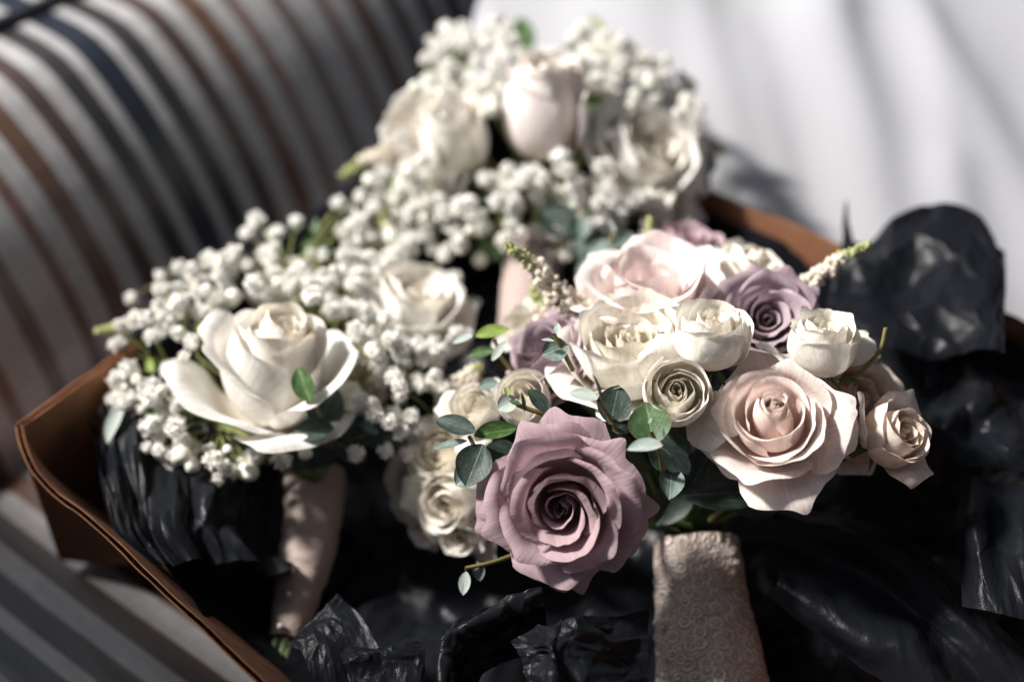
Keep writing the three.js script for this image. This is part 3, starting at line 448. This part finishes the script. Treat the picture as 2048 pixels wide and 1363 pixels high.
// ------------------------------------------------------------------ front bouquet: mixed roses, lace handle
{
  const bind = at(1392, 1060, 0.655), g = thing('mixed_rose_bouquet', 'bouquet of mauve, blush and cream roses with a lace wrapped handle', 'bouquet', at(1400, 1150, 0.63), { group: GREY });
  const back = (n, at0, step, o = {}) => ({ n, at: at0, step, rm: 0.72, rt: 1.0, h: 0.50, W: 0.62, roll: 1.7, kc: 1.25, point: 0.14, lip: 0.3, edge: 0.10, ...o });
  roses(g, [
    [1124, 1010, 0.585, 154, 'swirl', [-0.16, -0.10, 1], MAUVE, 7, { fine: 24, spin: 0.6 }],
    [1550, 846, 0.590, 134, 'goblet', [-0.18, 0.46, 0.87], PINK, 21, { fine: 24, spin: 2.2, mid: 0.42 }],
    [1305, 600, 0.655, 176, 'swirl', [-0.05, 0.85, 0.55], BLUSH, 33, { fine: 20 }],
    [1262, 705, 0.622, 142, 'full', [-0.12, 0.74, 0.66], CREAM, 41, { fine: 20 }],
    [1424, 676, 0.598, 104, 'spray', [0.03, 0.85, 0.52], CREAM, 52, { drop: 1, fine: 20 }],
    [1352, 787, 0.590, 98, 'spray', [-0.05, 0.22, 1], CREAM, 63, { fine: 20, drop: 1, extra: [back(2, -0.6, 2.4)] }],
    [1532, 642, 0.640, 110, 'swirl', [-0.05, 0.30, 0.95], LILAC, 74, { fine: 20 }],
    [1644, 690, 0.606, 98, 'spray', [0.08, 0.85, 0.52], CREAM, 85, { drop: 1, fine: 20, extra: [back(2, 0.6, 2.9, { rt: 0.9 })] }],
    [1784, 872, 0.602, 88, 'spray', [0.55, 0.35, 0.75], PEACH, 96, { fine: 18 }],
    [1695, 805, 0.630, 122, 'full', [0.45, 0.25, 0.85], PEACH, 107],
    [1105, 708, 0.645, 112, 'open', [-0.55, 0.60, 0.50], LILAC, 118],
    [1366, 506, 0.712, 100, 'open', [0.15, 0.85, 0.45], MAUVE, 129],
    [1500, 552, 0.675, 108, 'cup', [0.40, 0.80, 0.40], CREAM, 130],
    [1050, 802, 0.628, 80, 'spray', [-0.30, 0.45, 0.85], CREAM, 141, { drop: 1 }],
    [955, 820, 0.645, 70, 'spray', [-0.50, 0.30, 0.80], CREAM, 152],
    [905, 1000, 0.668, 88, 'spray', [-0.45, -0.25, 0.85], CREAM, 163],
    [890, 905, 0.672, 78, 'full', [-0.45, 0.25, 0.85], CREAM, 207],
    [840, 970, 0.690, 74, 'full', [-0.6, -0.05, 0.75], WHITE, 218],
    [930, 1062, 0.668, 64, 'spray', [-0.3, -0.4, 0.85], WHITE, 229],
    [1052, 655, 0.690, 60, 'spray', [-0.5, 0.65, 0.45], CREAM, 174],
    [865, 1050, 0.68, 60, 'spray', [-0.6, -0.5, 0.6], CREAM, 196],
  ], bind);
  sprig(g, [[1330, 960, 0.60, ], [1318, 900, 0.578], [1304, 866, 0.568], [1296, 900, 0.562]].slice(0, 3), [[1299, 846, 0.578, 46, 46, 100, [-0.1, 0.25, 1], 'rimmed'], [1290, 893, 0.566, 37, 20, 190, [0, 0.75, 0.65], 'ash'], [1337, 905, 0.594, 48, 46, -40, [0.1, 0.2, 1], 'dark'], [1362, 928, 0.584, 26, 20, -60, [0.2, 0.5, 0.85], 'blue'], [1342, 966, 0.592, 36, 28, -100, [0.1, 0.55, 0.85], 'blue'], [1300, 840, 0.572, 8, 4, 70, [0, 0.5, 0.8], 'pale']]);
  sprig(g, [[1240, 870, 0.600], [1218, 830, 0.588], [1197, 800, 0.578]], [[1167, 790, 0.577, 30, 16, 155, [-0.1, 0.6, 0.8], 'pale'], [1196, 776, 0.577, 30, 8, 100, [0.8, 0.2, 0.4], 'blue'], [1229, 808, 0.592, 42, 38, 75, [0.1, 0.2, 1], 'dark'], [1250, 850, 0.597, 30, 18, 20, [0.1, 0.2, 1], 'dark']]);
  sprig(g, [[1146, 740, 0.610], [1128, 705, 0.604], [1108, 668, 0.60]], [[1110, 700, 0.602, 28, 27, 200, [-0.1, 0.2, 1], 'blue'], [1115, 657, 0.60, 15, 8, 100, [-0.3, 0.5, 0.8], 'pale'], [1095, 680, 0.598, 14, 6, 150, [0, 0.8, 0.5], 'pale']]);
  sprig(g, [[1090, 828, 0.600], [1050, 815, 0.598], [1020, 800, 0.596], [1013, 780, 0.595]], [[1014, 808, 0.594, 22, 21, 210, [-0.1, 0.35, 1], 'pale'], [1047, 803, 0.594, 20, 6, 85, [0.5, 0.2, 0.6], 'green'], [1077, 800, 0.598, 30, 17, 130, [0.2, 0.2, 1], 'dark'], [1014, 782, 0.594, 12, 6, 100, [0, 0.5, 0.8], 'lime'], [1030, 804, 0.593, 14, 6, 150, [0.1, 0.7, 0.7], 'green']]);
  sprig(g, [[985, 960, 0.610], [955, 905, 0.602], [938, 872, 0.60]], [[910, 850, 0.602, 46, 23, 155, [-0.1, 0.5, 0.85], 'dark'], [992, 862, 0.605, 46, 22, 20, [0.1, 0.55, 0.8], 'green'], [900, 888, 0.607, 36, 12, 185, [-0.2, 0.7, 0.6], 'blue'], [948, 930, 0.594, 46, 40, -110, [-0.1, 0.3, 1], 'dark'], [935, 950, 0.602, 32, 30, -140, [-0.2, 0.3, 0.9], 'blue'], [1010, 905, 0.612, 40, 26, -20, [0.1, 0.3, 0.9], 'dark']]);
  sprig(g, [[1030, 745, 0.640], [1000, 710, 0.632], [990, 680, 0.63]], [[985, 664, 0.632, 36, 19, 20, [-0.1, 0.65, 0.7], 'lime'], [962, 706, 0.632, 30, 14, 185, [-0.2, 0.55, 0.8], 'green'], [998, 700, 0.628, 26, 10, 60, [-0.2, 0.3, 0.8], 'pale'], [925, 678, 0.634, 22, 11, 190, [-0.3, 0.6, 0.7], 'pale'], [976, 770, 0.636, 22, 15, 190, [-0.2, 0.5, 0.8], 'blue']]);
  sprig(g, [[1040, 1105, 0.625], [985, 1124, 0.615], [930, 1136, 0.61]], [[929, 1166, 0.610, 24, 13, -95, [-0.1, 0.35, 0.9], 'pale'], [957, 1142, 0.613, 20, 14, -80, [0, 0.2, 1], 'blue']], 0.0008);
  sprig(g, [[1420, 1040, 0.640], [1450, 1010, 0.625]], [[1452, 985, 0.618, 88, 42, 5, [0.1, 0.3, 0.95], 'dark'], [1400, 940, 0.622, 60, 40, 60, [0, 0.1, 1], 'dark'], [1500, 1000, 0.632, 70, 36, -20, [0.2, 0, 1], 'dark'], [1345, 1000, 0.640, 60, 40, -120, [0, 0, 1], 'dark'], [1400, 1010, 0.645, 55, 40, 200, [0, 0, 1], 'green']]);
  sprig(g, [[1690, 770, 0.620], [1736, 730, 0.612], [1763, 694, 0.608], [1772, 655, 0.606]], [[1738, 712, 0.640, 30, 26, 60, [0.3, 0.4, 0.8], 'blue'], [1700, 760, 0.606, 34, 7, 25, [0.3, 0.6, 0.5], 'green'], [1745, 775, 0.64, 26, 18, 10, [0.3, 0.4, 0.8], 'blue']], 0.0009);
  sprig(g, [[1215, 540, 0.70], [1225, 500, 0.70], [1222, 460, 0.70]], [[1222, 455, 0.70, 26, 10, 95, [0.4, 0.4, 0.7], 'pale'], [1246, 478, 0.70, 30, 22, 40, [0.2, 0.4, 0.9], 'blue'], [1205, 502, 0.70, 30, 28, 170, [-0.2, 0.4, 0.9], 'blue'], [1180, 530, 0.705, 32, 28, 200, [-0.2, 0.4, 0.9], 'blue']]);
  astilbe(g, [[1170, 640, 0.655], [1110, 580, 0.645], [1060, 525, 0.64], [1014, 490, 0.635]], 40, 5);
  astilbe(g, [[1585, 595, 0.660], [1640, 550, 0.655], [1690, 512, 0.65], [1742, 487, 0.645]], 26, 6);
  astilbe(g, [[1290, 500, 0.70], [1297, 465, 0.70], [1300, 435, 0.70]], 12, 8, 0.6);
  astilbe(g, [[1100, 650, 0.672], [1085, 620, 0.67], [1068, 580, 0.67]], 34, 9, 0.5);
  const ringH = (x, y) => { let best = 9, id = 0; const s = 8, X = x * s, Y = y * s; for (let i = -1; i <= 1; i++) for (let j = -1; j <= 1; j++) { const cx = Math.floor(X) + i, cy = Math.floor(Y) + j, wx = ((cx % 8) + 8) % 8, wy = ((cy % 8) + 8) % 8, dx = cx + 0.15 + 0.7 * hash3(wx, wy, 1) - X, dy = cy + 0.15 + 0.7 * hash3(wx, wy, 2) - Y, d = Math.hypot(dx, dy); if (d < best) { best = d; id = hash3(wx, wy, 3); } } const r = 0.5 + 0.5 * Math.cos(best * (13 + 6 * id)); return clamp(0.25 + 0.55 * r * (1 - 0.5 * best) + 0.10 * noise(x * 90, y * 90, 3) + 0.14 * noise(x * 26, y * 26, 8), 0, 1); };
  const laceMap = tex(512, 512, (x, y) => { const h = ringH(x, y); return mix3(hex('#b59c92'), hex('#f0e6de'), clamp(0.05 + 1.05 * h + 0.1 * noise(x * 260, y * 260, 5), 0, 1)); });
  const laceBump = tex(512, 512, (x, y) => { const h = ringH(x, y) + 0.12 * noise(x * 300, y * 300, 2); return [h, h, h]; }, false);
  const lace = new THREE.MeshPhysicalMaterial({ map: laceMap, bumpMap: laceBump, bumpScale: 0.0026, roughness: 0.9, side: THREE.DoubleSide });
  const raise = (u, v) => 0.0007 * noise(u * 40, v * 30, 2) + 0.0006 * noise(u * 14, v * 9, 5); raise.edge = (u, v) => v < 0.04 ? -0.05 * Math.abs(Math.sin(u * 22 + Math.sin(u * 9))) * (1 - v / 0.04) - 0.004 * Math.sin(u * 5) : 0;
  const h = handle(g, [[1393, 1082, 0.660, 0.0195], [1402, 1180, 0.652, 0.0210], [1414, 1280, 0.643, 0.0228], [1428, 1400, 0.632, 0.0249], [1440, 1480, 0.625, 0.0255]], lace, raise);
  const hp = part('handle', g); mesh('lace_wrap', h.geo, lace, hp);
  const pearl = new THREE.MeshPhysicalMaterial({ color: new THREE.Color().setRGB(0.7, 0.64, 0.58), roughness: 0.18, clearcoat: 0.6, clearcoatRoughness: 0.1 });
  for (const [px, py, d] of [[1318, 1308, 0.626], [1312, 1245, 0.633], [1326, 1350, 0.619]]) mesh('pearl_pin', new THREE.SphereGeometry(0.0014, 14, 10).translate(...at(px, py, d).sub(g.position).toArray()), pearl, hp);
  for (let i = 0; i < 14; i++) { const r = rng(900 + i), px = 1330 + 130 * r(), tgt = at(1390 + (px - 1395) * 1.8, 985 - 60 * r(), 0.65); mesh('stem', tube([at(px, 1110, 0.657), at(1393 + (px - 1393) * 0.9, 1060, 0.660), tgt].map((p) => p.sub(g.position)), 0.0022, 0.0018, 6, 8), stemMat, g); }
}

// ------------------------------------------------------------------ two bouquets of white roses and gypsophila
const dome = (cx, cy, rx, ry, d0, bulge, tilt) => (px, py) => { const q = 1 - ((px - cx) / rx) ** 2 - ((py - cy) / ry) ** 2; return d0 - bulge * Math.sqrt(Math.max(0, q)) + (cy - py) * tilt; };
function scatter(seed, count, depth, areas, avoid, size) {      // flowers spread over the dome, sparing the faces of the roses
  const rand = rng(seed), out = []; let guard = 0;
  while (out.length < count && guard++ < 20000) {
    const A = areas[Math.floor(rand() * areas.length)], t = rand() * 6.283, r = Math.sqrt(rand()), px = A[0] + A[2] * r * Math.cos(t), py = A[1] + A[3] * r * Math.sin(t);
    if (avoid.some(([x, y, rx, ry]) => ((px - x) / rx) ** 2 + ((py - y) / ry) ** 2 < 1)) continue;
    const p = at(px, py, depth(px, py) + (rand() - 0.62) * 0.030), d = size * (0.6 + 0.65 * rand());
    if (out.some(([q]) => q.distanceTo(p) < d * 0.62)) continue;
    out.push([p, d, rand() < 0.10]);
  }
  return out;
}
const satin = new THREE.MeshPhysicalMaterial({ color: new THREE.Color().setRGB(0.40, 0.315, 0.285), roughness: 0.75, sheen: 0.3, sheenColor: new THREE.Color().setRGB(0.5, 0.42, 0.38), sheenRoughness: 0.4, side: THREE.DoubleSide });
const wrapped = (u, v) => 0.0005 * Math.pow(((v * 6 + u * 0.8) % 1 + 1) % 1, 2) + 0.0004 * noise(u * 10, v * 26, 4);
const pearlMat = new THREE.MeshPhysicalMaterial({ color: new THREE.Color().setRGB(0.72, 0.66, 0.60), roughness: 0.15, clearcoat: 0.7, clearcoatRoughness: 0.1 });
{
  const g = thing('gypsophila_rose_bouquet', 'bouquet of one large white rose and gypsophila with a satin handle beside the box corner', 'bouquet', at(610, 1100, 0.655), { group: GREY }), bind = at(632, 955, 0.685), dep = dome(575, 735, 380, 265, 0.722, 0.052, 0.00015);
  const turned = (n, a, s, o = {}) => ({ n, at: a, step: s, rm: 0.66, rt: 0.92, h: 0.62, W: 0.84, roll: 1.5, kc: 1.15, lip: 0.26, edge: 0.08, point: 0.05, ...o });
  roses(g, [
    [548, 745, 0.672, 164, 'bud', [0.20, 0.74, 0.62], WHITE, 203, { fine: 22, mid: 0.5, extra: [turned(2, -2.75, 2.5, { rm: 0.66, rt: 0.78, h: 0.98, W: 0.92, roll: 1.5 }), turned(2, -2.3, 1.5, { rm: 0.74, rt: 1.0, h: 0.66, W: 0.98, roll: 1.2 })] }],
    [395, 606, 0.738, 80, 'cup', [-0.5, 0.75, 0.30], WHITE, 214], [828, 612, 0.722, 112, 'full', [0.30, 0.72, 0.50], WHITE, 225], [565, 575, 0.748, 84, 'spray', [0, 0.9, 0.4], WHITE, 236], [700, 740, 0.705, 80, 'cup', [0.5, 0.3, 0.8], CREAM, 247],
  ], bind);
  const hand = [[235, 690], [320, 578], [316, 612], [262, 650], [290, 640], [232, 760], [240, 805], [292, 905], [325, 925], [300, 930, 1], [355, 945], [385, 930, 1], [512, 442], [495, 468], [552, 470], [592, 446], [548, 495], [675, 408], [686, 465], [470, 505], [455, 530], [440, 545], [700, 450, 1], [720, 395], [718, 440], [745, 420], [740, 360, 1], [715, 668], [790, 752], [822, 830], [868, 705], [840, 770], [800, 860], [842, 852], [770, 900], [815, 905], [880, 845], [905, 790], [718, 802], [748, 825], [710, 905], [760, 720], [745, 700, 1], [405, 955], [452, 935], [500, 945, 1], [562, 915], [610, 905, 1], [350, 965], [265, 930], [250, 880], [692, 610], [712, 660], [800, 705], [870, 770, 1], [835, 690]];
  const spots = hand.map(([x, y, b]) => [at(x, y, dep(x, y) - (y > 880 ? 0.005 : 0.008)), 0.0078 + 0.0026 * hash3(x, y, 2), !!b]);
  spots.push(...scatter(301, 248, dep, [[330, 720, 120, 160], [420, 600, 130, 90], [320, 860, 110, 90], [290, 830, 80, 100], [420, 930, 130, 40], [300, 900, 90, 60], [620, 565, 140, 62], [700, 640, 110, 90], [780, 560, 130, 90], [780, 760, 120, 100], [760, 515, 80, 48], [850, 660, 90, 110], [520, 560, 110, 60]], [[552, 705, 135, 120], [530, 830, 160, 72], [420, 790, 60, 50], [670, 740, 45, 45], [828, 612, 62, 52]], 0.0089));
  const rand = rng(9), nodes = []; for (let i = 0; i < 18; i++) { const px = 260 + 640 * rand(), py = 520 + 360 * rand(); nodes.push(at(px, py, dep(px, py) + 0.028)); }
  gypsophila(g, 401, spots, bind, nodes);
  sprig(g, [[650, 880, 0.670], [640, 830, 0.650], [628, 800, 0.645]], [[607, 768, 0.640, 40, 24, 115, [-0.2, 0.2, 1], 'green'], [652, 815, 0.655, 46, 40, 60, [0.1, 0.1, 1], 'dark'], [625, 862, 0.645, 44, 30, 185, [-0.1, 0.6, 0.8], 'dark'], [690, 850, 0.660, 50, 30, 0, [0.2, 0.2, 1], 'dark']]);
  sprig(g, [[330, 850, 0.690], [300, 815, 0.680], [268, 800, 0.675]], [[290, 786, 0.676, 32, 20, 160, [-0.2, 0.3, 0.9], 'dark'], [312, 830, 0.670, 42, 22, -110, [0.1, 0.3, 1], 'green'], [230, 845, 0.672, 44, 20, -105, [-0.4, 0.4, 0.8], 'pale']]);
  sprig(g, [[600, 930, 0.69], [560, 910, 0.685]], [[545, 905, 0.672, 52, 26, 190, [-0.1, 0.2, 1], 'dark'], [590, 915, 0.676, 44, 26, -30, [0.1, 0.2, 1], 'dark'], [480, 905, 0.680, 46, 24, 170, [-0.2, 0.2, 1], 'dark'], [640, 915, 0.680, 40, 24, 10, [0.1, 0.1, 1], 'dark']]);
  sprig(g, [[690, 880, 0.68], [740, 870, 0.67], [790, 880, 0.665]], [[768, 882, 0.665, 50, 20, 5, [0.1, 0.5, 0.8], 'dark'], [735, 855, 0.66, 26, 10, 140, [0, 0.5, 0.8], 'blue'], [700, 900, 0.68, 40, 26, -30, [0.2, 0.2, 1], 'dark']]);
  sprig(g, [[640, 540, 0.755], [630, 480, 0.765], [660, 430, 0.77]], [[620, 462, 0.765, 36, 18, 80, [0, 0.3, 0.9], 'green'], [580, 498, 0.760, 32, 14, 190, [0, 0.5, 0.8], 'green'], [600, 530, 0.755, 24, 12, 240, [0, 0.5, 0.8], 'dark'], [940, 610, 0.74, 30, 18, 40, [0.3, 0.4, 0.8], 'blue'], [640, 505, 0.76, 30, 14, 30, [0, 0.4, 0.9], 'dark']]);
  sprig(g, [[470, 600, 0.750], [440, 560, 0.755]], [[440, 558, 0.755, 34, 14, 100, [-0.3, 0.5, 0.8], 'lime'], [300, 730, 0.70, 24, 10, 120, [-0.3, 0.5, 0.8], 'lime'], [800, 745, 0.68, 18, 8, 60, [0, 0.4, 0.8], 'lime']]);
  astilbe(g, [[290, 645, 0.715], [245, 652, 0.71], [192, 662, 0.705]], 20, 15, 0.45); astilbe(g, [[905, 800, 0.69], [930, 770, 0.685], [960, 735, 0.68]], 44, 16, 0.15); astilbe(g, [[800, 560, 0.77], [782, 470, 0.785], [762, 420, 0.79]], 26, 17, 0.2);
  const hp = part('handle', g), h = handle(g, [[632, 945, 0.706, 0.0150], [624, 1020, 0.695, 0.0149], [609, 1120, 0.681, 0.0136], [588, 1210, 0.667, 0.0106], [572, 1282, 0.656, 0.0080]], satin, wrapped, 64, 110);
  mesh('satin_wrap', h.geo, satin, hp);
  for (const [px, py, d] of [[583, 1140, 0.665], [576, 1188, 0.658], [560, 1252, 0.649]]) mesh('pearl_pin', new THREE.SphereGeometry(0.0017, 14, 10).translate(...at(px, py, d).sub(g.position).toArray()), pearlMat, hp);
  for (let i = 0; i < 4; i++) mesh('stem', tube([at(586 - i * 9, 1265, 0.657 - 0.002 * (i % 2)), at(568 - i * 11, 1330, 0.646), at(556 - i * 17, 1440, 0.626)].map((p) => p.sub(g.position)), 0.0024, 0.0024, 7, 8), stemMat, g);
}
{
  const g = thing('gypsophila_rose_bouquet', 'bouquet of cream rosebuds and gypsophila standing against the white sheet', 'bouquet', at(1065, 620, 0.745), { group: GREY }), bind = at(1070, 530, 0.770), dep = dome(1085, 290, 340, 285, 0.812, 0.050, 0.00012);
  const turned = (n, a, s, o = {}) => ({ n, at: a, step: s, rm: 0.66, rt: 0.9, h: 0.62, W: 0.84, roll: 1.5, kc: 1.15, lip: 0.26, edge: 0.08, ...o });
  roses(g, [
    [1090, 235, 0.768, 140, 'bud', [0.02, 0.72, 0.55], [CREAM[1], BLUSH[1]], 303, { mid: 0.5 }], [912, 285, 0.772, 112, 'bud', [-0.12, 0.66, 0.68], [WHITE[1], CREAM[1]], 314, { mid: 0.5 }], [845, 250, 0.795, 100, 'full', [-0.55, 0.55, 0.50], WHITE, 325],
    [1290, 312, 0.778, 116, 'full', [0.40, 0.40, 0.80], WHITE, 336, { extra: [turned(3, 0.5, 2.1)] }], [1215, 125, 0.850, 84, 'spray', [0.2, 0.9, 0.3], CREAM, 347], [1340, 420, 0.770, 64, 'spray', [0.5, 0.0, 0.8], CREAM, 358], [860, 350, 0.775, 70, 'full', [-0.4, 0.3, 0.8], WHITE, 369],
  ], bind);
  const hand = [[995, 40], [1012, 62], [1025, 82], [975, 85], [905, 78], [885, 100], [870, 120], [830, 175, 1], [860, 160], [1290, 118], [1330, 150], [1375, 205], [1390, 240], [1400, 270], [760, 360], [752, 395, 1], [722, 455], [700, 425], [1145, 370], [1215, 335], [1268, 400], [1300, 395, 1], [1120, 315], [1055, 345], [1220, 425], [940, 405], [1010, 480], [890, 505], [960, 520, 1], [850, 470], [1150, 410, 1], [1400, 380, 1], [1380, 420, 1], [1165, 60], [910, 460], [1030, 415]];
  const spots = hand.map(([x, y, b]) => [at(x, y, dep(x, y) - 0.008), 0.0084 + 0.0026 * hash3(x, y, 3), !!b]);
  spots.push(...scatter(501, 262, dep, [[950, 150, 110, 90], [930, 110, 90, 60], [1000, 400, 190, 80], [880, 420, 110, 90], [1120, 440, 130, 70], [1240, 190, 120, 100], [1330, 230, 80, 110], [1230, 400, 110, 70], [1190, 130, 110, 60], [820, 350, 70, 90], [1060, 330, 90, 50], [990, 210, 60, 70]], [[1090, 235, 92, 108], [912, 280, 78, 80], [1295, 315, 72, 64]], 0.0093));
  const rand = rng(19), nodes = []; for (let i = 0; i < 18; i++) { const px = 810 + 560 * rand(), py = 90 + 380 * rand(); nodes.push(at(px, py, dep(px, py) + 0.028)); }
  gypsophila(g, 601, spots, bind, nodes);
  sprig(g, [[1060, 180, 0.840], [1050, 120, 0.845], [1045, 90, 0.846]], [[1047, 70, 0.842, 40, 26, 100, [0, 0.1, 1], 'green'], [1195, 185, 0.80, 44, 28, 60, [0.1, 0.2, 1], 'green'], [1160, 115, 0.835, 40, 12, -40, [0.2, 0.4, 0.8], 'dark'], [1215, 235, 0.80, 40, 30, -60, [0.2, 0, 1], 'dark']]);
  sprig(g, [[1100, 520, 0.755], [1140, 470, 0.745], [1165, 430, 0.74]], [[1115, 440, 0.742, 44, 38, 140, [-0.1, 0.2, 1], 'dark'], [1160, 455, 0.735, 26, 22, 90, [0.1, 0.3, 0.9], 'blue'], [1165, 500, 0.735, 28, 20, -60, [0.1, 0.3, 0.9], 'blue'], [1190, 470, 0.745, 26, 14, 60, [0.1, 0.3, 0.9], 'dark'], [1060, 500, 0.760, 40, 26, 200, [0, 0, 1], 'dark'], [980, 500, 0.765, 40, 24, 200, [0, 0, 1], 'green']]);
  sprig(g, [[1350, 360, 0.79], [1400, 340, 0.79]], [[1415, 330, 0.79, 34, 18, 60, [0.3, 0.2, 0.9], 'dark'], [1405, 360, 0.79, 26, 16, -60, [0.3, 0.2, 0.9], 'dark'], [790, 385, 0.77, 34, 12, 100, [-0.3, 0.3, 0.9], 'lime']]);
  astilbe(g, [[800, 310, 0.79], [740, 318, 0.785], [684, 350, 0.78]], 24, 25, 0.4); astilbe(g, [[1370, 290, 0.80], [1410, 285, 0.80], [1445, 305, 0.80]], 24, 26, 0.3); astilbe(g, [[1225, 120, 0.86], [1212, 70, 0.865], [1180, 32, 0.87]], 18, 27, 0.6);
  const hp = part('handle', g), h = handle(g, [[1072, 500, 0.775, 0.0150], [1062, 560, 0.758, 0.0155], [1055, 640, 0.738, 0.0150], [1050, 720, 0.72, 0.0145]], satin, wrapped, 48, 60);
  mesh('satin_wrap', h.geo, satin, hp);
}
renderer.render(scene, camera);
